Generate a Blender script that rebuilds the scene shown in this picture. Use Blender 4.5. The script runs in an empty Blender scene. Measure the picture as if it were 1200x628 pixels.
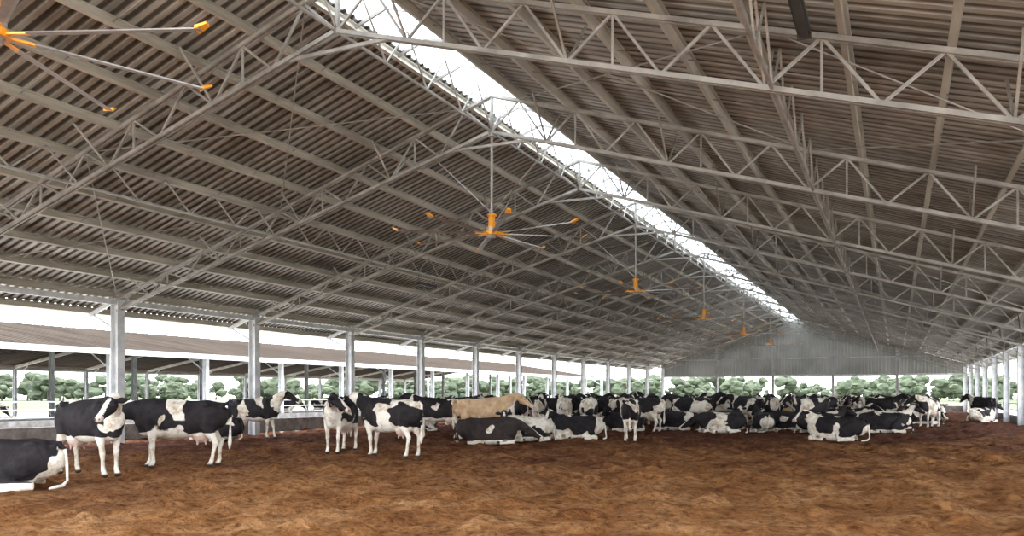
import bpy, bmesh, math, random
import numpy as np
from mathutils import Vector, Matrix, noise

random.seed(7)
scene = bpy.context.scene
COL = scene.collection

# ------------------------------------------------------------------ dimensions
XL, XR, XRG = -22.0, 5.6, -8.8          # left columns, right columns, ridge line
ZRG = 8.98                               # roof height at ridge
SL = (8.98-4.73)/13.2                    # left pitch
SR = (8.98-4.40)/14.4                    # right pitch
BAY = 5.9
Y0 = 17.1
YT = [Y0+BAY*n for n in range(-2, 12)]   # truss positions
YFAR = YT[-1]
YNEAR = YT[0]
YS = YNEAR-2.5                           # roof starts here (cut short to let sky light onto the foreground)
PSI = math.atan(450/932.0)
CAMH = 1.5

def roof_z(x):
    return ZRG-SL*(XRG-x) if x < XRG else ZRG-SR*(x-XRG)

# ------------------------------------------------------------------ node helpers
def new_mat(name):
    m = bpy.data.materials.new(name); m.use_nodes = True
    nt = m.node_tree; nt.nodes.clear()
    out = nt.nodes.new('ShaderNodeOutputMaterial')
    b = nt.nodes.new('ShaderNodeBsdfPrincipled')
    nt.links.new(b.outputs[0], out.inputs[0])
    return m, nt, b, out

def ramp(nt, src, stops, interp='LINEAR'):
    r = nt.nodes.new('ShaderNodeValToRGB'); cr = r.color_ramp; cr.interpolation = interp
    while len(cr.elements) < len(stops): cr.elements.new(0.5)
    for e, (p, c) in zip(cr.elements, stops):
        e.position = p; e.color = (c[0], c[1], c[2], 1)
    nt.links.new(src, r.inputs[0]); return r.outputs[0]

def coords(nt, scale=(1, 1, 1)):
    tc = nt.nodes.new('ShaderNodeTexCoord'); mp = nt.nodes.new('ShaderNodeMapping')
    mp.inputs['Scale'].default_value = scale
    nt.links.new(tc.outputs['Object'], mp.inputs[0]); return mp.outputs[0]

def noise_n(nt, vec, scale, detail=4, rough=0.5, dist=0.0):
    n = nt.nodes.new('ShaderNodeTexNoise')
    n.inputs['Scale'].default_value = scale; n.inputs['Detail'].default_value = detail
    n.inputs['Roughness'].default_value = rough; n.inputs['Distortion'].default_value = dist
    nt.links.new(vec, n.inputs['Vector']); return n.outputs[0]

def mth(nt, op, a, b=None, clamp=False):
    n = nt.nodes.new('ShaderNodeMath'); n.operation = op; n.use_clamp = clamp
    for i, v in enumerate((a, b)):
        if v is None: continue
        if isinstance(v, (int, float)): n.inputs[i].default_value = v
        else: nt.links.new(v, n.inputs[i])
    return n.outputs[0]

def mixc(nt, fac, a, b, mode='MIX'):
    n = nt.nodes.new('ShaderNodeMix'); n.data_type = 'RGBA'; n.blend_type = mode
    if isinstance(fac, (int, float)): n.inputs[0].default_value = fac
    else: nt.links.new(fac, n.inputs[0])
    for i, v in ((6, a), (7, b)):
        if isinstance(v, tuple): n.inputs[i].default_value = (v[0], v[1], v[2], 1)
        else: nt.links.new(v, n.inputs[i])
    return n.outputs[2]

def bump(nt, b, h, strength, dist):
    n = nt.nodes.new('ShaderNodeBump'); n.inputs['Strength'].default_value = strength
    n.inputs['Distance'].default_value = dist
    nt.links.new(h, n.inputs['Height']); nt.links.new(n.outputs[0], b.inputs['Normal'])

def simple(name, c1, c2, scale=3, rough=0.6, metal=0.0, cs=(1, 1, 1), lo=.35, hi=.65, spec=.5):
    m, nt, b, o = new_mat(name)
    v = coords(nt, cs)
    n = noise_n(nt, v, scale, 5, .6)
    nt.links.new(ramp(nt, n, [(lo, c1), (hi, c2)]), b.inputs['Base Color'])
    b.inputs['Roughness'].default_value = rough; b.inputs['Metallic'].default_value = metal
    b.inputs['Specular IOR Level'].default_value = spec
    return m

RIB = .25
# ------------------------------------------------------------------ materials
def mat_roof():
    m, nt, b, o = new_mat('roof_sheet')
    v1 = coords(nt, (0.10, 3.0, 0.10)); v2 = coords(nt)
    n1 = noise_n(nt, v1, 1.0, 5, .65); n2 = noise_n(nt, v2, 0.30, 5, .65)
    c = ramp(nt, n1, [(.28, (.22, .21, .19)), (.5, (.48, .47, .435)), (.7, (.74, .73, .69))])
    c2 = ramp(nt, n2, [(.35, (.52, .49, .45)), (.62, (1, 1, 1))])
    c = mixc(nt, 1.0, c, c2, 'MULTIPLY')
    # rib shading painted into the sheet colour, dark bands along each rib
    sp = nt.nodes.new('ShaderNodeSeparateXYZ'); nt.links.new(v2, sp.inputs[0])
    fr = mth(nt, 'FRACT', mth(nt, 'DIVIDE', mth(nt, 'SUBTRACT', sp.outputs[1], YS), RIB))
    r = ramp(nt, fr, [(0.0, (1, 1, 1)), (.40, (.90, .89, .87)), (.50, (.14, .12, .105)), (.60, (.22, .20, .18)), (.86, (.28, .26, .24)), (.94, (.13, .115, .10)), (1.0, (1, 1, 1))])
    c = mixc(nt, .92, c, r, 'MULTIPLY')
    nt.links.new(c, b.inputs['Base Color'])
    b.inputs['Roughness'].default_value = .45; b.inputs['Metallic'].default_value = .2
    return m

def mat_translucent(name, col, tr=.75):
    m, nt, b, o = new_mat(name)
    b.inputs['Base Color'].default_value = (*col, 1); b.inputs['Roughness'].default_value = .5
    t = nt.nodes.new('ShaderNodeBsdfTranslucent')
    v = coords(nt, (.3, 3, .3)); n = noise_n(nt, v, 1.5, 4)
    c = ramp(nt, n, [(.3, tuple(x*.6 for x in col)), (.6, col)])
    nt.links.new(c, t.inputs[0]); nt.links.new(c, b.inputs['Base Color'])
    mx = nt.nodes.new('ShaderNodeMixShader'); mx.inputs[0].default_value = tr
    nt.links.new(b.outputs[0], mx.inputs[1]); nt.links.new(t.outputs[0], mx.inputs[2])
    nt.links.new(mx.outputs[0], o.inputs[0])
    return m

def mat_bedding():
    m, nt, b, o = new_mat('compost_bedding')
    v = coords(nt)
    nb = noise_n(nt, v, .22, 4, .6); nm = noise_n(nt, v, 1.0, 9, .72, .15)
    nf = noise_n(nt, v, 7, 8, .72); nff = noise_n(nt, v, 34, 4, .7)
    sp = nt.nodes.new('ShaderNodeSeparateXYZ'); nt.links.new(v, sp.inputs[0])
    # damp, trodden bedding where the herd stands (further down the barn), drier close by
    d = mth(nt, 'ADD', mth(nt, 'MULTIPLY', sp.outputs[1], .060), mth(nt, 'MULTIPLY', sp.outputs[0], -.045))
    d = mth(nt, 'SUBTRACT', d, .95)
    d = mth(nt, 'ADD', d, mth(nt, 'MULTIPLY', mth(nt, 'SUBTRACT', nb, .5), 2.6), clamp=True)
    dry = ramp(nt, nm, [(.33, (.26, .098, .032)), (.48, (.46, .20, .070)), (.64, (.66, .345, .15))])
    wet = ramp(nt, nm, [(.33, (.085, .031, .017)), (.5, (.18, .068, .036)), (.66, (.29, .125, .062))])
    c = mixc(nt, d, dry, wet)
    g = ramp(nt, nf, [(.36, (.42, .36, .31)), (.53, (1.0, 1.0, 1.0)), (.68, (1.25, 1.25, 1.25))])
    c = mixc(nt, 1.0, c, g, 'MULTIPLY')
    nt.links.new(c, b.inputs['Base Color']); b.inputs['Roughness'].default_value = 1.0
    b.inputs['Specular IOR Level'].default_value = .08
    h = mth(nt, 'ADD', mth(nt, 'MULTIPLY', nf, 1.6), mth(nt, 'MULTIPLY', nff, .5))
    h = mth(nt, 'ADD', h, mth(nt, 'MULTIPLY', nm, 3.0))
    bump(nt, b, h, 1.0, .16)
    return m

def mat_cow():
    m, nt, b, o = new_mat('holstein_coat')
    tc = nt.nodes.new('ShaderNodeTexCoord'); oi = nt.nodes.new('ShaderNodeObjectInfo')
    sc = nt.nodes.new('ShaderNodeSeparateColor'); nt.links.new(oi.outputs['Color'], sc.inputs[0])
    cx = nt.nodes.new('ShaderNodeCombineXYZ')
    for i, k in enumerate((41.0, 17.0, 29.0)):
        nt.links.new(mth(nt, 'MULTIPLY', sc.outputs[1], k), cx.inputs[i])
    va = nt.nodes.new('ShaderNodeVectorMath'); va.operation = 'ADD'
    nt.links.new(tc.outputs['Object'], va.inputs[0]); nt.links.new(cx.outputs[0], va.inputs[1])
    n = noise_n(nt, va.outputs[0], 1.45, 2.4, .45, .5)
    def at(nm):
        a = nt.nodes.new('ShaderNodeAttribute'); a.attribute_name = nm; return a.outputs['Fac']
    x = mth(nt, 'ADD', n, mth(nt, 'MULTIPLY', at('blk'), .30))
    x = mth(nt, 'SUBTRACT', x, mth(nt, 'MULTIPLY', at('wht'), .60))
    x = mth(nt, 'SUBTRACT', x, sc.outputs[0])
    f = mth(nt, 'MULTIPLY', mth(nt, 'ADD', x, .006), 80, clamp=True)
    d = noise_n(nt, tc.outputs['Object'], 5, 5, .65)
    white = ramp(nt, d, [(.35, (.42, .32, .22)), (.54, (.76, .71, .62))])
    black = ramp(nt, d, [(.35, (.009, .007, .009)), (.65, (.026, .021, .022))])
    tan = ramp(nt, d, [(.35, (.42, .26, .14)), (.65, (.62, .44, .28))])
    black = mixc(nt, sc.outputs[2], black, tan)
    c = mixc(nt, f, white, black)
    c = mixc(nt, at('skin'), c, (.50, .33, .26))
    c = mixc(nt, at('hoof'), c, (.035, .028, .022))
    nt.links.new(c, b.inputs['Base Color']); b.inputs['Roughness'].default_value = .75
    b.inputs['Specular IOR Level'].default_value = .2
    fine = noise_n(nt, tc.outputs['Object'], 60, 3); bump(nt, b, fine, .3, .01)
    return m

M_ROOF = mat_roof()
M_SKY = mat_translucent('skylight_sheet', (.85, .92, .97), .8)
M_GABLE = mat_translucent('gable_sheet', (.27, .27, .25), .08)
M_PURLIN = simple('purlin_steel', (.38, .35, .29), (.62, .58, .50), 2, .5, .2, (1, .2, 1))
M_TRUSS = simple('truss_galvanised', (.26, .24, .21), (.46, .43, .39), 2, .5, .3)
M_COLUMN = simple('column_paint', (.48, .49, .50), (.72, .73, .73), 2.5, .5)
M_CONC = simple('concrete', (.13, .115, .10), (.28, .26, .24), 3, .85)
M_BED = mat_bedding()
M_COW = mat_cow()
M_EYE = simple('cow_eye', (.01, .008, .006), (.02, .015, .012), 3, .1)
M_ORANGE = simple('fan_orange', (.80, .30, .02), (.95, .42, .03), 3, .4)
M_BLADE = simple('fan_blade', (.20, .16, .13), (.32, .26, .22), 3, .4, .3)
M_PIPE = simple('fan_pipe', (.30, .27, .24), (.48, .44, .40), 3, .4, .3)
M_DARK = simple('dark_plastic', (.03, .03, .03), (.06, .055, .05), 3, .5)
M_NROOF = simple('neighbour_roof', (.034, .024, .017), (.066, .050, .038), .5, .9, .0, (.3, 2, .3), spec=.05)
M_GRASS = simple('meadow', (.085, .10, .055), (.13, .145, .09), .05, .95, spec=.1)
M_YARD = simple('yard_concrete', (.50, .48, .44), (.66, .64, .60), .4, .85)
M_LEAF = simple('hazy_foliage', (.072, .088, .056), (.118, .138, .092), .4, .95, spec=.05)  # distance haze painted in as a paler, greyer leaf colour
M_TRUNK = simple('tree_bark', (.06, .055, .045), (.10, .09, .07), 2, .9)

# ------------------------------------------------------------------ mesh builder
class MB:
    def __init__(s): s.v = []; s.f = []; s.m = []
    def add(s, vs, fs, mi=0):
        o = len(s.v); s.v.extend([tuple(p) for p in vs])
        for f in fs: s.f.append(tuple(i+o for i in f)); s.m.append(mi)
    def beam(s, a, b, w, h, up=(0, 0, 1), mi=0):
        a = Vector(a); b = Vector(b); d = (b-a).normalized(); u = Vector(up)
        if abs(d.dot(u)) > .98: u = Vector((0, 1, 0))
        sd = d.cross(u).normalized(); n = sd.cross(d)
        c = [sd*(w/2*i)+n*(h/2*j) for i, j in ((-1, -1), (1, -1), (1, 1), (-1, 1))]
        s.add([a+k for k in c]+[b+k for k in c],
              [(3, 2, 1, 0), (4, 5, 6, 7), (0, 1, 5, 4), (1, 2, 6, 5), (2, 3, 7, 6), (3, 0, 4, 7)], mi)
    def tube(s, a, b, r, r2=None, n=12, mi=0):
        a = Vector(a); b = Vector(b); r2 = r if r2 is None else r2
        d = (b-a).normalized(); u = Vector((0, 0, 1)) if abs(d.z) < .95 else Vector((1, 0, 0))
        e1 = d.cross(u).normalized(); e2 = d.cross(e1)
        A = [a+(e1*math.cos(t)+e2*math.sin(t))*r for t in [2*math.pi*i/n for i in range(n)]]
        B = [b+(e1*math.cos(t)+e2*math.sin(t))*r2 for t in [2*math.pi*i/n for i in range(n)]]
        fs = [(i, (i+1) % n, n+(i+1) % n, n+i) for i in range(n)]+[tuple(range(n-1, -1, -1)), tuple(range(n, 2*n))]
        s.add(A+B, fs, mi)
    def hcol(s, x, y, z0, z1, w=.30, d=.26, t=.018, mi=0):
        # H section, web along X
        s.beam((x-w/2, y, z0), (x-w/2, y, z1), t, d, (0, 1, 0), mi)
        s.beam((x+w/2, y, z0), (x+w/2, y, z1), t, d, (0, 1, 0), mi)
        s.beam((x, y, z0), (x, y, z1), w, t, (0, 1, 0), mi)
    def obj(s, name, mats, smooth=False, recalc=False):
        me = bpy.data.meshes.new(name); me.from_pydata(s.v, [], s.f)
        for k in mats: me.materials.append(k)
        me.polygons.foreach_set('material_index', s.m)
        if smooth: me.polygons.foreach_set('use_smooth', [True]*len(s.f))
        me.update()
        o = bpy.data.objects.new(name, me); COL.objects.link(o); return o

# ------------------------------------------------------------------ roof sheets
def corr_y(y0, y1, per=RIB, h=.05):
    out = []; y = y0
    while y < y1:
        for dy, k in ((0, 0), (.45, 0), (.55, 1), (.9, 1)):
            yy = y+dy*per
            out.append((yy, k*h))
        y += per
    return out

def sheet(mb, xa, xb, y0, y1, mi=0):
    pr = corr_y(y0, y1); vs = []
    xs = np.linspace(xa, xb, 3)
    for yy, dz in pr:
        for x in xs: vs.append((x, yy, roof_z(x)+dz+.02))
    k = len(xs); fs = []
    for i in range(len(pr)-1):
        for j in range(k-1):
            fs.append((i*k+j, i*k+j+1, (i+1)*k+j+1, (i+1)*k+j))
    mb.add(vs, fs, mi)

SKW = .62
mb = MB()
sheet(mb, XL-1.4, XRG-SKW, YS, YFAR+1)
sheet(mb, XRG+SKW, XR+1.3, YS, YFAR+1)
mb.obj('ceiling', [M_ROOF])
mb = MB()
sheet(mb, XRG-SKW-.02, XRG, YS, YFAR+1)
sheet(mb, XRG, XRG+SKW+.02, YS, YFAR+1)
mb.obj('ridge_skylight', [M_SKY])

# purlins (C sections running the length of the barn)
mb = MB()
def purlin(x, w=.07, d=.2):
    s = SL if x < XRG else -SR
    n = Vector((-s, 0, 1)).normalized()
    z = roof_z(x)-.0
    p = Vector((x, 0, z))-n*(d/2)
    mb.beam((p.x, YS, p.z), (p.x, YFAR+.9, p.z), .02, d, n)
    q = Vector((x, 0, z))-n*(d-.01); t = Vector((1, 0, s)).normalized()*(w/2)
    mb.beam((q.x+t.x, YS, q.z+t.z), (q.x+t.x, YFAR+.9, q.z+t.z), w, .018, n)
    q = Vector((x, 0, z))-n*.01
    mb.beam((q.x+t.x, YS, q.z+t.z), (q.x+t.x, YFAR+.9, q.z+t.z), w, .018, n)
PXL = [XL-1.35]+list(np.linspace(XL, XRG-.75, 11))
PXR = list(np.linspace(XRG+.75, XR, 12))+[XR+1.25]
for x in PXL+PXR: purlin(x)
mb.obj('roof_purlins', [M_PURLIN])

# ------------------------------------------------------------------ trusses
def tz(x):   # top chord centre
    return roof_z(x)-.25
def bz(x):   # bottom chord centre
    if x < XRG: return 7.86-(XRG-x)*(7.86-4.15)/13.2
    return 7.86-(x-XRG)*(7.86-3.45)/14.4
def truss(y, name='roof_truss'):
    m = MB()
    for (xa, xb, n) in ((XL, XRG, 9), (XRG, XR, 10)):
        for dy in (-.045, .045):
            m.beam((xa, y+dy, tz(xa)), (xb, y+dy, tz(xb)), .045, .07)
            m.beam((xa, y+dy, bz(xa)), (xb, y+dy, bz(xb)), .045, .07)
        xs = np.linspace(xa, xb, n+1)
        for i in range(n):
            x0, x1 = xs[i], xs[i+1]; xm = (x0+x1)/2
            m.beam((x0, y, bz(x0)), (xm, y, tz(xm)), .04, .04)
            m.beam((xm, y, tz(xm)), (x1, y, bz(x1)), .04, .04)
            if i % 2: m.beam((xm, y, tz(xm)), (xm, y, bz(xm)), .035, .035)
        # fly braces between bottom chord and purlins
        for i in range(1, n, 2):
            x = xs[i]
            for sg in (-1, 1):
                if YNEAR-1 < y+sg*.9 < YFAR:
                    m.beam((x, y, bz(x)), (x, y+sg*.8, roof_z(x)-.2), .035, .035)
    m.beam((XRG, y, bz(XRG)-.05), (XRG, y, tz(XRG)+.05), .07, .07)
    m.beam((XRG-1.1, y, bz(XRG-1.1)), (XRG+1.1, y, bz(XRG+1.1)), .06, .06)
    return m.obj(name, [M_TRUSS])
for y in YT: truss(y)

# longitudinal braces: ridge line, quarter lines, X rods in end bays
mb = MB()
for x in (XRG, (XL+XRG)/2-.2, (XR+XRG)/2+.1):
    for i in range(len(YT)-1):
        a, b = YT[i], YT[i+1]
        mb.beam((x, a, bz(x)), (x, b, bz(x)), .045, .045)
        k = 4
        for j in range(k):
            ya = a+(b-a)*j/k; yb = a+(b-a)*(j+1)/k; ym = (ya+yb)/2
            mb.beam((x, ya, bz(x)), (x, ym, roof_z(x)-.2), .03, .03)
            mb.beam((x, ym, roof_z(x)-.2), (x, yb, bz(x)), .03, .03)
for i in range(0, len(YT)-1):
    a, b = YT[i], YT[i+1]
    for xa, xb in ((XRG+.7, (XRG+XR)/2), ((XRG+XR)/2, XR), (XL, (XL+XRG)/2), ((XL+XRG)/2, XRG-.7)):
        if i % 3 == 1:
            mb.tube((xa, a, roof_z(xa)-.23), (xb, b, roof_z(xb)-.23), .014, n=6)
            mb.tube((xb, a, roof_z(xb)-.23), (xa, b, roof_z(xa)-.23), .014, n=6)
    for f in (1/3, 2/3):      # sag rods
        yy = a+(b-a)*f
        mb.tube((XL, yy, roof_z(XL)-.1), (XRG-.75, yy, roof_z(XRG-.75)-.1), .012, n=5)
        mb.tube((XRG+.75, yy, roof_z(XRG+.75)-.1), (XR, yy, roof_z(XR)-.1), .012, n=5)
    # cross frames over the skylight
    for f in (.25, .5, .75):
        yy = a+(b-a)*f
        mb.beam((XRG-.75, yy, roof_z(XRG-.75)-.06), (XRG, yy, ZRG-.06), .04, .06)
        mb.beam((XRG+.75, yy, roof_z(XRG+.75)-.06), (XRG, yy, ZRG-.06), .04, .06)
mb.obj('roof_bracing', [M_TRUSS])

# ------------------------------------------------------------------ columns
for side, x, sg in (('l', XL, -1), ('r', XR, 1)):
    for y in YT:
        m = MB()
        top = roof_z(x)-.15
        m.hcol(x, y, -.1, top)
        m.beam((x, y-.001, top), (x, y+.001, top+.02), .4, .3)
        # knee braces outwards to the eave overhang and inwards
        xo = x+sg*1.2
        m.beam((x+sg*.15, y, top-1.0), (xo, y, roof_z(xo)-.25), .06, .06)
        m.beam((x, y, top-.06), (xo+sg*.12, y, roof_z(xo+sg*.12)-.25), .08, .12)
        m.obj('steel_column', [M_COLUMN])
mb = MB()
for x in (XL, XR):
    mb.beam((x, YNEAR, roof_z(x)-.32), (x, YFAR, roof_z(x)-.32), .12, .16)
for x in (XL-1.4, XR+1.3):   # gutter / fascia
    mb.beam((x, YS, roof_z(x)-.06), (x, YFAR+1, roof_z(x)-.06), .05, .22)
mb.obj('eave_beam', [M_COLUMN])

# ------------------------------------------------------------------ far gable
mb = MB()
per = .3; x = XL; pr = []
while x < XR:
    for dx, k in ((0, 0), (.4, 0), (.5, 1), (.9, 1)):
        xx = min(x+dx*per, XR); pr.append((xx, YFAR+.25+k*.04))
    x += per
vs = []
for xx, yy in pr: vs += [(xx, yy, 3.42), (xx, yy, roof_z(xx)-.02)]
mb.add(vs, [(2*i, 2*i+2, 2*i+3, 2*i+1) for i in range(len(pr)-1)])
mb.beam((XL, YFAR+.18, 3.42), (XR, YFAR+.18, 3.42), .1, .16, mi=1)
mb.beam((XL, YFAR+.18, 5.1), (XR, YFAR+.18, 5.1), .08, .1, mi=1)
for k in range(1, 5):
    xx = XL+(XR-XL)*k/5
    mb.hcol(xx, YFAR+.1, 0, roof_z(xx)-.25, .22, .2, mi=1)
mb.beam((XL, YFAR+.3, .25), (XR, YFAR+.3, .25), .18, .55, mi=2)
for z in (.75, 1.05): mb.tube((XL, YFAR+.2, z), (XR, YFAR+.2, z), .03, n=8, mi=1)
mb.obj('wall_far', [M_GABLE, M_COLUMN, M_CONC])

# curbs on both sides with a feed rail
mb = MB()
xw = XL-1.3
mb.beam((xw, YNEAR, .25), (xw, YFAR, .25), .18, .56)
mb.obj('wall_left', [M_CONC])
mb = MB()
mb.beam((XR+.35, YNEAR, .14), (XR+.35, YFAR, .14), .18, .5)
for z in (.7, 1.05): mb.tube((XR+.2, YNEAR, z), (XR+.2, YFAR, z), .025, n=8, mi=1)
mb.obj('wall_right', [M_CONC, M_COLUMN])

# ------------------------------------------------------------------ bedding floor
def axis(a, b, fine_a, fine_b, fine, coarse):
    out = [a]
    while out[-1] < b:
        y = out[-1]
        st = fine if fine_a <= y <= fine_b else min(coarse, fine+ (abs(y-(fine_b if y > fine_b else fine_a))*.03))
        out.append(y+max(st, fine))
    return np.array(out)
gx = np.arange(XL-1.2, XR+.3, .10); gy = axis(-8, YFAR+.1, 6, 24, .09, .7)
vs = []
for yy in gy:
    for xx in gx:
        p = Vector((xx, yy, 0))
        h = noise.fractal(p*.45, 1.0, 2.0, 3)*.055+noise.fractal(p*1.5+Vector((9, 3, 1)), .7, 2.1, 4)*.060
        h += max(0, noise.noise(p*2.3+Vector((4, 4, 4)))-.08)*.17
        vs.append((xx, yy, h-.02))
k = len(gx); fs = []
for j in range(len(gy)-1):
    for i in range(k-1):
        fs.append((j*k+i, j*k+i+1, (j+1)*k+i+1, (j+1)*k+i))
mb = MB(); mb.add(vs, fs); mb.obj('floor', [M_BED], smooth=True)

# outside ground
mb = MB()
mb.add([(-500, -300, -.14), (400, -300, -.14), (400, 600, -.14), (-500, 600, -.14)], [(0, 1, 2, 3)])
mb.obj('ground_outside', [M_GRASS])
mb = MB()
mb.add([(-70, -30, -.11), (28, -30, -.11), (28, 100, -.11), (-70, 100, -.11)], [(0, 1, 2, 3)])
mb.obj('ground_yard', [M_YARD])

# ------------------------------------------------------------------ neighbouring barn
mb = MB()
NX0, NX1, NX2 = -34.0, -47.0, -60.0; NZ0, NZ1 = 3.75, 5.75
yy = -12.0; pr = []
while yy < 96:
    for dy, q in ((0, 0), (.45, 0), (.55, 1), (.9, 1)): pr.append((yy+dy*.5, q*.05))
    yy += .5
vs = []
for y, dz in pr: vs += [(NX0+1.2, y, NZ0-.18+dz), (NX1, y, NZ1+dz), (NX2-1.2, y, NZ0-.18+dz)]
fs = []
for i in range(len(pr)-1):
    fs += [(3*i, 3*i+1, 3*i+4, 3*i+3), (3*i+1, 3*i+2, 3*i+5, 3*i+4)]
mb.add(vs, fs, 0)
for x in (NX0+1.2, NX2-1.2): mb.beam((x, -12, NZ0-.22), (x, 96, NZ0-.22), .06, .26, mi=1)
for x in (NX0, NX1, NX2):
    for n in range(-2, 14):
        y = Y0+3+BAY*n; zt = NZ1 if x == NX1 else NZ0
        mb.hcol(x, y, -.1, zt-.1, .24, .22, mi=1)
        if x != NX1:
            mb.beam((x, y, NZ0-.15), (NX1, y, NZ1-.12), .1, .2, mi=2)
            mb.beam((x, y, NZ0-1.0), (x+(NX1-x)*.12, y, NZ0-.05), .05, .05, mi=1)
    mb.beam((x, -12, (NZ1 if x == NX1 else NZ0)-.2), (x, 96, (NZ1 if x == NX1 else NZ0)-.2), .1, .18, mi=2)
for z in (.5, .85, 1.2): mb.tube((NX0, -12, z), (NX0, 96, z), .03, n=8, mi=1)
mb.beam((NX0+.4, -12, .15), (NX0+.4, 96, .15), .15, .5, mi=3)
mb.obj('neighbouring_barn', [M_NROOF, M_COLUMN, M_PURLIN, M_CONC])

# ------------------------------------------------------------------ trees
bm = bmesh.new(); bmesh.ops.create_icosphere(bm, subdivisions=2, radius=1)
bm.verts.ensure_lookup_table()
ICO_V = np.array([v.co[:] for v in bm.verts]); ICO_F = [tuple(v.index for v in f.verts) for f in bm.faces]; bm.free()
mb = MB(); rnd = random.Random(3)
for i in range(330):
    az = math.radians(-22+rnd.random()*100)      # measured left of the barn axis
    R = rnd.uniform(215, 330); cx, cy = -math.sin(az)*R, math.cos(az)*R
    H = rnd.uniform(3.6, 8.6)*(R/270)
    mb.tube((cx, cy, -.2), (cx, cy, H*.5), .25, .14, 6, 1)
    for j in range(9):
        r = H*rnd.uniform(.12, .28)
        c = np.array([cx+rnd.uniform(-.45, .45)*H, cy+rnd.uniform(-.35, .35)*H, H*rnd.uniform(.22, .86)])
        jit = 1+np.array([[rnd.uniform(-.26, .26)] for _ in ICO_V])
        mb.add(ICO_V*jit*np.array([r*1.15, r*1.15, r*.8])+c, ICO_F, 0)
mb.obj('tree_line', [M_LEAF, M_TRUNK])

# ------------------------------------------------------------------ ceiling fans
def fan(y, ang):
    m = MB(); zf = 5.40; x = XRG
    top = bz(XRG)
    m.tube((0, 0, top-zf), (0, 0, .45), .032, mi=2)
    m.tube((0, 0, top-zf-.12), (0, 0, top-zf), .09, mi=2)
    m.tube((0, 0, .14), (0, 0, .42), .085, .075, 16, 1)        # motor
    m.tube((0, 0, .42), (0, 0, .47), .115, .115, 16, 1)
    m.tube((0, 0, .05), (0, 0, .14), .14, .14, 20, 2)
    m.tube((0, 0, -.035), (0, 0, .05), .17, .17, 20, 1)         # hub plate
    m.tube((0, 0, -.09), (0, 0, -.035), .09, .13, 16, 2)
    for k in range(8):
        a = ang+k*math.pi/4; d = Vector((math.cos(a), math.sin(a), 0)); t = Vector((-d.y, d.x, 0))
        up = Vector((0, 0, 1))
        m.beam(d*.15, d*.42, .05, .025, mi=1)
        # airfoil blade, pitched
        sec = [(-.065, -.018), (-.03, .012), (.03, .016), (.07, .012), (.03, -.010), (-.03, -.014)]
        A = [d*.40+t*p+up*q for p, q in sec]; B = [d*2.3+t*p*.9+up*q for p, q in sec]
        n = 6; m.add(A+B, [(i, (i+1) % n, n+(i+1) % n, n+i) for i in range(n)]+[tuple(range(n-1, -1, -1)), tuple(range(n, 2*n))], 0)
        m.add([d*2.26+t*-.07-up*.02, d*2.26+t*.07-up*.02, d*2.38+t*.04+up*.045, d*2.38+t*-.04+up*.045,
               d*2.26+t*-.07+up*.02, d*2.26+t*.07+up*.02, d*2.38+t*.04+up*.07, d*2.38+t*-.04+up*.07],
              [(3, 2, 1, 0), (4, 5, 6, 7), (0, 1, 5, 4), (1, 2, 6, 5), (2, 3, 7, 6), (3, 0, 4, 7)], 1)
    for sx, sy in ((1, 1), (1, -1), (-1, 1), (-1, -1)):
        m.tube((0, 0, .5), (sx*1.6, sy*.0+sy*.03, bz(XRG+sx*1.6)-zf), .008, n=5, mi=2)
    o = m.obj('ceiling_fan', [M_BLADE, M_ORANGE, M_PIPE]); o.location = (x, y, zf); return o
for i, y in enumerate([Y0-2*BAY+BAY*2*k for k in range(0, 6)]):
    fan(y, .40+i*.23)

# linear lamps
def lamp(x, y, z):
    m = MB(); m.beam((0, -.6, 0), (0, .6, 0), .16, .06, mi=0); m.beam((0, -.6, -.05), (0, .6, -.05), .1, .05, mi=0)
    for s in (-.6, .6): m.tube((0, s, .02), (0, s, roof_z(x)-.2-z), .01, n=6, mi=0)
    m.beam((0, -.62, -.03), (0, -.58, -.03), .17, .12); m.beam((0, .58, -.03), (0, .62, -.03), .17, .12)
    o = m.obj('ceiling_lamp', [M_DARK]); o.location = (x, y, z)
lamp(-1.06, 10.2, 6.15); lamp(-16.8, 27, 5.9)

# ------------------------------------------------------------------ cows
def ring(c, side, nrm, a, b, n=16, e=2.2):
    out = []
    for i in range(n):
        t = 2*math.pi*i/n; ct, st = math.cos(t), math.sin(t)
        out.append(Vector(c)+side*(a*math.copysign(abs(ct)**(2/e), ct))+nrm*(b*math.copysign(abs(st)**(2/e), st)))
    return out
def loft(mb, pts, side, n=16, e=2.2, up=None):
    """pts: (centre, a(side radius), b(in-plane radius))"""
    P = [Vector(p[0]) for p in pts]; side = Vector(side); rows = []
    for i, p in enumerate(P):
        d = (P[min(i+1, len(P)-1)]-P[max(i-1, 0)]).normalized()
        s = (side-d*side.dot(d)).normalized(); nn = s.cross(d)
        rows.append(ring(p, s, nn, pts[i][1], pts[i][2], n, e))
    d0 = (P[1]-P[0]).normalized()*min(pts[0][1], pts[0][2])*.5
    d1 = (P[-1]-P[-2]).normalized()*min(pts[-1][1], pts[-1][2])*.5
    vs = [P[0]-d0]+[v for r in rows for v in r]+[P[-1]+d1]
    fs = []
    for i in range(len(rows)-1):
        for j in range(n):
            a = 1+i*n+j; b_ = 1+i*n+(j+1) % n
            fs.append((a, b_, b_+n, a+n))
    L = len(vs)-1
    for j in range(n):
        fs.append((0, 1+(j+1) % n, 1+j)); o = 1+(len(rows)-1)*n
        fs.append((L, o+j, o+(j+1) % n))
    mb.add(vs, fs)
def ball(mb, c, r):
    mb.add(ICO_V*np.array(r)+np.array(c), ICO_F)

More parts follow.
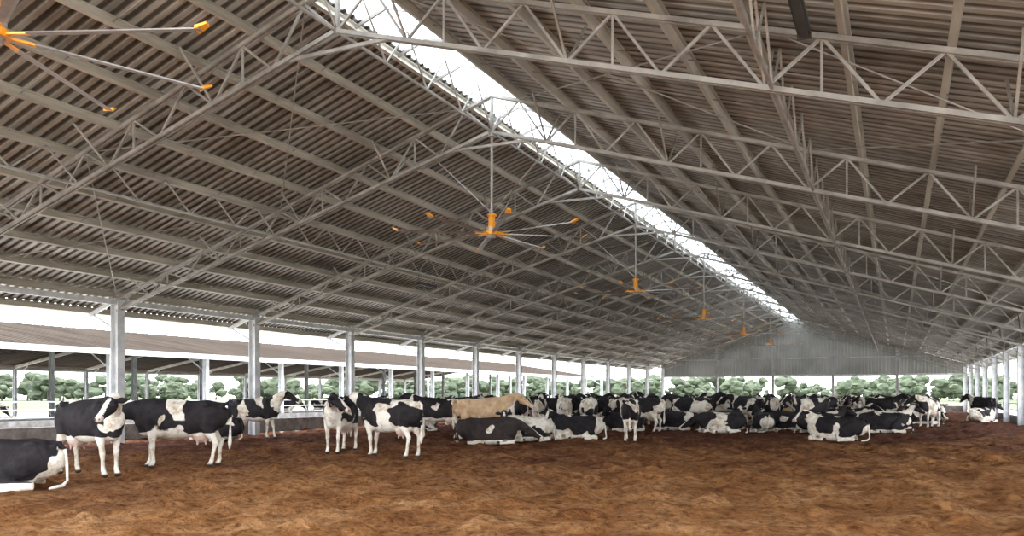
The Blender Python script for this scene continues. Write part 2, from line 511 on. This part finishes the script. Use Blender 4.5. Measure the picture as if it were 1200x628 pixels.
TR = [(-.90, 1.29, 1.06, .09), (-.84, 1.34, .92, .17), (-.74, 1.37, .80, .225), (-.56, 1.40, .73, .255), (-.40, 1.39, .69, .26),
      (-.20, 1.375, .625, .30), (.0, 1.37, .585, .335), (.2, 1.375, .58, .335), (.38, 1.39, .60, .30), (.54, 1.42, .63, .25),
      (.68, 1.39, .68, .20), (.80, 1.30, .76, .15), (.88, 1.20, .86, .09)]

def build_cow(name, head=(1.28, 0, 1.40), hdir=(.80, 0, -.6), legs=(0, 0, 0, 0), lying=False, tailsway=0.0, voxel=.019):
    mb = MB(); dz = -.585 if lying else 0
    pts = []
    for x, t, bt, w in TR:
        if lying:
            t2 = t+dz; b2 = max(bt+dz, 0.005)-.02; w2 = w*1.16
            pts.append(((x, 0, (t2+b2)/2), w2, (t2-b2)/2))
        else: pts.append(((x, 0, (t+bt)/2), w, (t-bt)/2))
    loft(mb, pts, (0, 1, 0), 24, 2.15)
    for s in (-1, 1):
        ball(mb, (-.50, s*.200, 1.300+dz), (.10, .065, .055))      # hook bones
        ball(mb, (-.80, s*.12, 1.25+dz), (.07, .05, .06))         # pin bones
        ball(mb, (.50, s*.18, 1.06+dz), (.17, .09, .30))          # shoulder blade
        if lying: ball(mb, (.0, s*.20, .22), (.62, .20, .24))      # belly spreads on the ground
    ball(mb, (.68, 0, .80+dz), (.17, .12, .15))                   # brisket
    loft(mb, [((-.9, 0, 1.31+dz), .035, .03), ((0, 0, 1.36+dz), .05, .035), ((.55, 0, 1.41+dz), .05, .04)], (0, 1, 0), 8)
    H = Vector(head); hd = Vector(hdir).normalized()
    nb = Vector((.62, 0, 1.16+dz))
    ax = Vector((1, 0, .15))
    hs = Vector((0, 0, 1)).cross(hd).normalized()
    upn = hd.cross(hs).normalized()
    # neck follows a smooth curve from the shoulder to behind the poll
    P0 = nb-Vector((.10, 0, 0)); P3 = H-hd*.03; L = (P3-P0).length
    P1 = P0+ax.normalized()*L*.45; P2 = P3-(hd*.45+Vector((0, 0, -.25 if H.z > 1.1 or lying else .1))).normalized()*L*.30
    npts = []
    for i in range(7):
        t = i/6; c = P0*(1-t)**3+P1*3*t*(1-t)**2+P2*3*t*t*(1-t)+P3*t**3
        w_ = [.165, .14, .120, .105, .095, .09, .085][i]; h_ = [.27, .245, .215, .18, .15, .13, .115][i]
        npts.append((c, w_, h_))
    loft(mb, npts, (0, 1, 0) if abs(hd.y) < .5 else (-.35*math.copysign(1, hd.y), .9, 0), 18)
    def hp(f, u, l=0): return H+hd*f+upn*u+hs*l
    hp_pts = [(hp(-.08, .0), .065, .075), (hp(.0, .0), .100, .110), (hp(.09, -.008), .106, .122), (hp(.18, -.012), .090, .110),
              (hp(.28, -.012), .070, .088), (hp(.38, -.014), .062, .070), (hp(.45, -.018), .072, .066), (hp(.51, -.02), .062, .052)]
    loft(mb, hp_pts, hs, 18, 2.35)
    ball(mb, hp(-.005, .085), (.06, .06, .045))
    for s in (-1, 1): ball(mb, hp(.115, .055, s*.075), (.04, .04, .038))
    ball(mb, hp(.09, -.085), (.10, .06, .06))
    if not lying:
        for k, s in enumerate((-1, 1)):
            o = legs[k]
            pts = [((.50, s*.14, 1.02), .09, .19), ((.53, s*.165, .82), .085, .13), ((.545, s*.16, .66), .064, .082),
                   ((.55+o*.4, s*.15, .52), .047, .054), ((.555+o*.55, s*.145, .44), .053, .058), ((.555+o*.65, s*.145, .37), .042, .046), ((.555+o*.75, s*.145, .30), .034, .038),
                   ((.55+o*.9, s*.145, .19), .033, .036), ((.555+o, s*.145, .13), .044, .046), ((.575+o, s*.145, .085), .040, .044), ((.59+o, s*.145, .045), .052, .062), ((.60+o, s*.145, .012), .056, .070)]
            loft(mb, pts, (0, 1, 0), 14)
            o = legs[2+k]
            pts = [((-.60, s*.14, 1.12), .11, .23), ((-.57, s*.165, .95), .105, .225), ((-.555+o*.1, s*.175, .80), .085, .17),
                   ((-.61+o*.3, s*.17, .68), .060, .105), ((-.69+o*.5, s*.16, .57), .044, .066), ((-.735+o*.6, s*.155, .50), .045, .064), ((-.725+o*.65, s*.15, .44), .042, .056),
                   ((-.71+o*.7, s*.15, .38), .035, .044), ((-.695+o*.85, s*.15, .22), .034, .038), ((-.69+o, s*.15, .14), .044, .047),
                   ((-.67+o, s*.15, .09), .040, .044), ((-.655+o, s*.15, .045), .052, .062), ((-.645+o, s*.15, .012), .056, .070)]
            loft(mb, pts, (0, 1, 0), 14)
        ball(mb, (-.40, 0, .66), (.21, .175, .17))
        ball(mb, (-.50, 0, .72), (.16, .15, .15))
        for sx in (-.48, -.32):
            for s in (-1, 1): loft(mb, [((sx, s*.075, .57), .026, .026), ((sx, s*.08, .455), .018, .018)], (0, 1, 0), 8)
    else:
        for s in (-1, 1):
            loft(mb, [((.44, s*.2, .42), .10, .17), ((.54, s*.25, .24), .075, .11), ((.74, s*.27, .12), .058, .07), ((.83, s*.28, .085), .056, .06)], (0, 1, 0), 12)
            loft(mb, [((.83, s*.28, .075), .055, .055), ((.64, s*.32, .05), .036, .042), ((.48, s*.34, .045), .045, .045), ((.36, s*.34, .045), .05, .05)], (0, 1, 0), 12)
            sp = .36 if s > 0 else .30
            loft(mb, [((-.62, s*.16, .50), .14, .24), ((-.42, s*.25, .40), .13, .22), ((-.16, s*sp, .27), .11, .15), ((-.06, s*(sp+.03), .17), .09, .09)], (0, 1, 0), 14)
            loft(mb, [((-.06, s*(sp+.03), .14), .08, .08), ((-.34, s*(sp+.09), .11), .06, .075), ((-.58, s*(sp+.10), .08), .05, .06)], (0, 1, 0), 12)
            loft(mb, [((-.58, s*(sp+.10), .07), .05, .055), ((-.36, s*(sp+.16), .045), .036, .04), ((-.20, s*(sp+.19), .045), .045, .045), ((-.08, s*(sp+.20), .045), .05, .055)], (0, 1, 0), 12)
    tmp = mb.obj('tmp_'+name, [M_COW])
    md = tmp.modifiers.new('r', 'REMESH'); md.mode = 'VOXEL'; md.voxel_size = voxel; md.use_smooth_shade = True
    sm = tmp.modifiers.new('s', 'SMOOTH'); sm.factor = .5; sm.iterations = 4
    dg = bpy.context.evaluated_depsgraph_get()
    me = bpy.data.meshes.new_from_object(tmp.evaluated_get(dg))
    V = [tuple(v.co) for v in me.vertices]; F = [tuple(p.vertices) for p in me.polygons]
    bpy.data.objects.remove(tmp); bpy.data.meshes.remove(me)
    ex = MB(); ex.v = V; ex.f = F; ex.m = [0]*len(F)
    e0 = len(ex.v)
    for s in (-1, 1):
        r0 = hp(-.01, .045, s*.065)
        out = (hs*s*1.0-hd*.20).normalized()
        wide = (upn*.9-hd*.35); wide = (wide-out*wide.dot(out)).normalized()
        loft(ex, [(r0, .026, .018), (r0+out*.06, .048, .014), (r0+out*.12, .054, .011), (r0+out*.175, .036, .008), (r0+out*.21, .012, .005)], wide, 12)
    e1 = len(ex.v)
    if not lying:
        tp = [((-.88, 0, 1.33), .035, .04), ((-.955, .0, 1.27), .03, .034), ((-.975, tailsway*.2, 1.05), .022, .024), ((-.965, tailsway*.6, .82), .018, .018),
              ((-.96, tailsway*.9, .66), .03, .03), ((-.955, tailsway*1.05, .50), .045, .04), ((-.95, tailsway*1.1, .36), .015, .015)]
    else:
        tp = [((-.86, 0, .70), .035, .04), ((-.94, .02, .62), .03, .034), ((-.98, .06, .38), .022, .024), ((-1.0, .12, .12), .02, .02),
              ((-.95, .25, .05), .03, .028), ((-.86, .38, .04), .035, .028), ((-.80, .46, .03), .012, .012)]
    loft(ex, tp, (0, 1, 0), 10)
    t1 = len(ex.v); nf = len(ex.f)
    for s in (-1, 1): ball(ex, hp(.12, .045, s*.102), (.02, .02, .02))
    ex.m = [0]*nf+[1]*(len(ex.f)-nf)
    me = bpy.data.meshes.new(name); me.from_pydata(ex.v, [], ex.f)
    me.materials.append(M_COW); me.materials.append(M_EYE)
    me.polygons.foreach_set('material_index', ex.m); me.polygons.foreach_set('use_smooth', [True]*len(ex.f))
    A = np.array(ex.v); n = len(A)
    wht = np.zeros(n); blk = np.zeros(n); skin = np.zeros(n); hoof = np.zeros(n)
    z = A[:, 2]
    ss = lambda e0_, e1_, x: np.clip((x-e0_)/(e1_-e0_), 0, 1)
    rel = A-np.array(H); hf = rel@np.array(hd); hl = np.abs(rel@np.array(hs)); hu = rel@np.array(upn)
    ishead = (hf > -.10) & (hf < .60) & (hl < .26) & (np.abs(hu) < .18)
    if not lying:
        wht = ss(.76, .48, z)
        under = (np.abs(A[:, 1]) < .2) & (z < .68) & (np.abs(A[:, 0]) < .6); wht[under] = np.maximum(wht[under], .7)
        hoof = ss(.07, .05, z)
        skin[(np.linalg.norm((A-np.array([-.42, 0, .64]))/np.array([.25, .22, .22]), axis=1) < 1) & (z < .64)] = .75
    else:
        wht = ss(.16, .08, z)*.8
        hoof = ((z < .10) & (((np.abs(A[:, 0]-.33) < .05) & (np.abs(A[:, 1]) > .26)) | ((np.abs(A[:, 0]+.05) < .05) & (np.abs(A[:, 1]) > .46)))).astype(float)
    wht[ishead] = 0; hoof[ishead] = 0
    blk[ishead] = .8*ss(-.10, .0, hf)[ishead]
    blaze = ishead & (hl < .030+.02*ss(.1, .3, hf)) & (hu > .02) & (hf > .03)
    blk[blaze] = 0; wht[blaze] = 1
    mz = ishead & (hf > .43); skin[mz] = .55; wht[mz] = .5; blk[mz] = 0
    hoof[ishead & (hf > .50) & (hl > .02) & (hl < .05) & (hu > -.02) & (hu < .03)] = 1
    blk[e0:e1] = .8; wht[e0:e1] = 0
    tail_z = z[e1:t1]; wht[e1:t1] = ss(.80, .65, tail_z) if not lying else ss(.2, .1, tail_z)*.3; hoof[e1:t1] = 0
    for nm, arr in (('wht', wht), ('blk', blk), ('skin', skin), ('hoof', hoof)):
        at = me.attributes.new(nm, 'FLOAT', 'POINT'); at.data.foreach_set('value', arr.astype(np.float32))
    me.update()
    return me
STAND = {
 'fwd':   build_cow('cow_body_a', (1.30, 0, 1.38), (.85, 0, -.55), (.05, -.06, -.06, .06)),
 'up':    build_cow('cow_body_b', (1.22, 0, 1.50), (.90, .1, -.42), (-.05, .10, .08, -.04), tailsway=.08),
 'low':   build_cow('cow_body_c', (1.38, .05, 1.00), (.75, 0, -.75), (.08, -.04, -.05, .08)),
 'turnl': build_cow('cow_body_d', (1.12, .30, 1.36), (.35, .75, -.45), (0, .06, .05, -.05), tailsway=-.06),
 'turnr': build_cow('cow_body_e', (1.12, -.30, 1.32), (.35, -.75, -.50), (.06, 0, -.05, .03)),
}
LIE = {
 'lie':   build_cow('cow_rest_a', (1.18, 0, .93), (.88, 0, -.45), lying=True),
 'liel':  build_cow('cow_rest_b', (1.04, .28, .86), (.4, .8, -.4), lying=True),
 'lied':  build_cow('cow_rest_c', (1.25, -.08, .42), (.85, -.1, -.45), lying=True),
}
ALLC = {**STAND, **LIE}

def site(depth, lateral):
    """ground point, metres measured down / across the visitor's viewing line"""
    return (math.cos(PSI)*lateral-math.sin(PSI)*depth, math.sin(PSI)*lateral+math.cos(PSI)*depth)

placed = []
def cow(depth, lateral, kind, heading, thr=.5, seed=0.0, tan=0.0, s=1.0):
    x, y = site(depth, lateral)
    o = bpy.data.objects.new('cow', ALLC[kind]); COL.objects.link(o)
    o.location = (x, y, 0.005); o.rotation_euler = (0, 0, math.radians(heading)+PSI); o.scale = (s, s, s)
    o.color = (thr, seed, tan, 1); placed.append((x, y)); return o

# foreground / left group   (heading 0 = facing right, 90 = away, 180 = left, 270 = toward visitor)
cow(12.6, -8.15, 'liel', 200, .45, .31)
cow(14.9, -7.9, 'turnr', -30, .47, .77, s=1.02)
cow(16.6, -6.9, 'low', 195, .43, .37)
cow(27.5, -8.9, 'up', -8, .46, .52)
cow(26.2, -9.7, 'lie', 165, .40, .61)
cow(20.9, -4.5, 'turnl', 262, .52, .71)
cow(19.3, -2.95, 'fwd', 148, .47, .66)
cow(27.3, -2.5, 'fwd', 170, .40, .91)
cow(26.6, -1.0, 'fwd', 5, .32, .15, 1.0)
cow(24.4, -.75, 'lied', 0, .40, .27, .03)
cow(26.0, .5, 'liel', 210, .56, .41)
cow(33.0, 1.15, 'fwd', 85, .55, .33)
cow(30.5, .3, 'turnr', 95, .52, .19)
cow(36.5, 2.4, 'fwd', 95, .57, .44)
cow(31.0, 3.0, 'fwd', 75, .50, .08)
cow(27.0, 2.2, 'liel', 190, .50, .57)
cow(25.8, 3.85, 'fwd', 80, .44, .66)
cow(32.0, 5.2, 'low', 150, .47, .78)
cow(35.2, 5.2, 'fwd', 20, .45, .73)
cow(33.0, 3.6+1.0, 'lie', 10, .42, .87)
cow(34.0, 7.0, 'lie', 170, .46, .95)
cow(34.5, 9.2, 'liel', 20, .42, .05)
cow(31.5, 8.3, 'lied', 185, .50, .14)
cow(37.0, 12.1, 'fwd', 80, .47, .25)
cow(37.5, 11.0, 'turnl', 110, .44, .36)
cow(37.0, 8.4, 'fwd', 185, .46, .29)
cow(26.2, 10.7, 'liel', 150, .50, .47)
cow(31.0, 12.0, 'lie', 10, .44, .58)
cow(31.5, 14.8, 'lied', 175, .43, .69)
cow(35.0, 16.6, 'lie', 0, .45, .80)
cow(41.0, 21.2, 'lie', 190, .46, .92)
cow(44.0, 26.0, 'lie', 20, .50, .04)
cow(45.0, 26.6, 'fwd', 100, .45, .13)
cow(39.0, -2.5, 'fwd', 10, .44, .21)
cow(36.0, -1.6, 'turnr', 60, .50, .49)
cow(33.0, -4.0, 'lie', 20, .42, .54)
cow(38.0, -6.3, 'up', 175, .45, .64)

rc = random.Random(11); tries = 0; cnt = 0
while cnt < 92 and tries < 6000:
    tries += 1
    d = rc.uniform(36, 72); u = rc.uniform(-.11, .53)
    if rc.random() < .25: d = rc.uniform(32, 42); u = rc.uniform(.05, .5)
    l = u*d; x, y = site(d, l)
    if not (XL+1.3 < x < XR-1.2) or y > YFAR-2: continue
    if any((x-a)**2+(y-b)**2 < 1.85**2 for a, b in placed): continue
    st = rc.random() < (.8 if d > 44 else .5)
    kind = rc.choice(list(STAND) if st else list(LIE))
    tanv = 1.0 if rc.random() < .05 else 0.0
    cow(d, l, kind, rc.choice([0, 180, 90, 270, 45, 135, 200, 340])+rc.uniform(-25, 25), rc.uniform(.37, .53), rc.random(), tanv, s=rc.uniform(.95, 1.02))
    cnt += 1
# cows at the neighbouring barn's feed rail
for i in range(11):
    x = -36.2+rc.uniform(-.3, .3); y = 22+i*4.7+rc.uniform(-1, 1)
    o = bpy.data.objects.new('cow', STAND[rc.choice(['fwd', 'low', 'up'])]); COL.objects.link(o)
    o.location = (x, y, -.1); o.rotation_euler = (0, 0, rc.uniform(-.4, .4)); o.color = (rc.uniform(.40, .5), rc.random(), 0, 1)

# ------------------------------------------------------------------ light
w = bpy.data.worlds.new('World'); scene.world = w; w.use_nodes = True
nt = w.node_tree; nt.nodes.clear()
bg = nt.nodes.new('ShaderNodeBackground'); wo = nt.nodes.new('ShaderNodeOutputWorld')
tc = nt.nodes.new('ShaderNodeTexCoord'); sp = nt.nodes.new('ShaderNodeSeparateXYZ')
nt.links.new(tc.outputs['Generated'], sp.inputs[0])
c = ramp(nt, sp.outputs[2], [(0.0, (.97, .98, 1.0)), (.6, (.80, .88, 1.0))])
nt.links.new(c, bg.inputs[0]); bg.inputs[1].default_value = 3.2
nt.links.new(bg.outputs[0], wo.inputs[0])
sun = bpy.data.lights.new('sun', 'SUN'); sun.energy = 4.5; sun.angle = math.radians(2); sun.color = (1, .93, .82)
so = bpy.data.objects.new('sun', sun); COL.objects.link(so); so.rotation_euler = (math.radians(-28), math.radians(-22), 0)

# ------------------------------------------------------------------ camera
cam = bpy.data.cameras.new('camera'); co = bpy.data.objects.new('camera', cam); COL.objects.link(co)
co.location = (0, 0, CAMH); co.rotation_euler = (math.radians(90), 0, PSI)
cam.sensor_width = 36; cam.lens = 932/1200*36; cam.shift_y = 149/1200
cam.clip_start = .1; cam.clip_end = 1500
scene.camera = co
scene.view_settings.view_transform = 'Standard'
scene.view_settings.exposure = 1.0
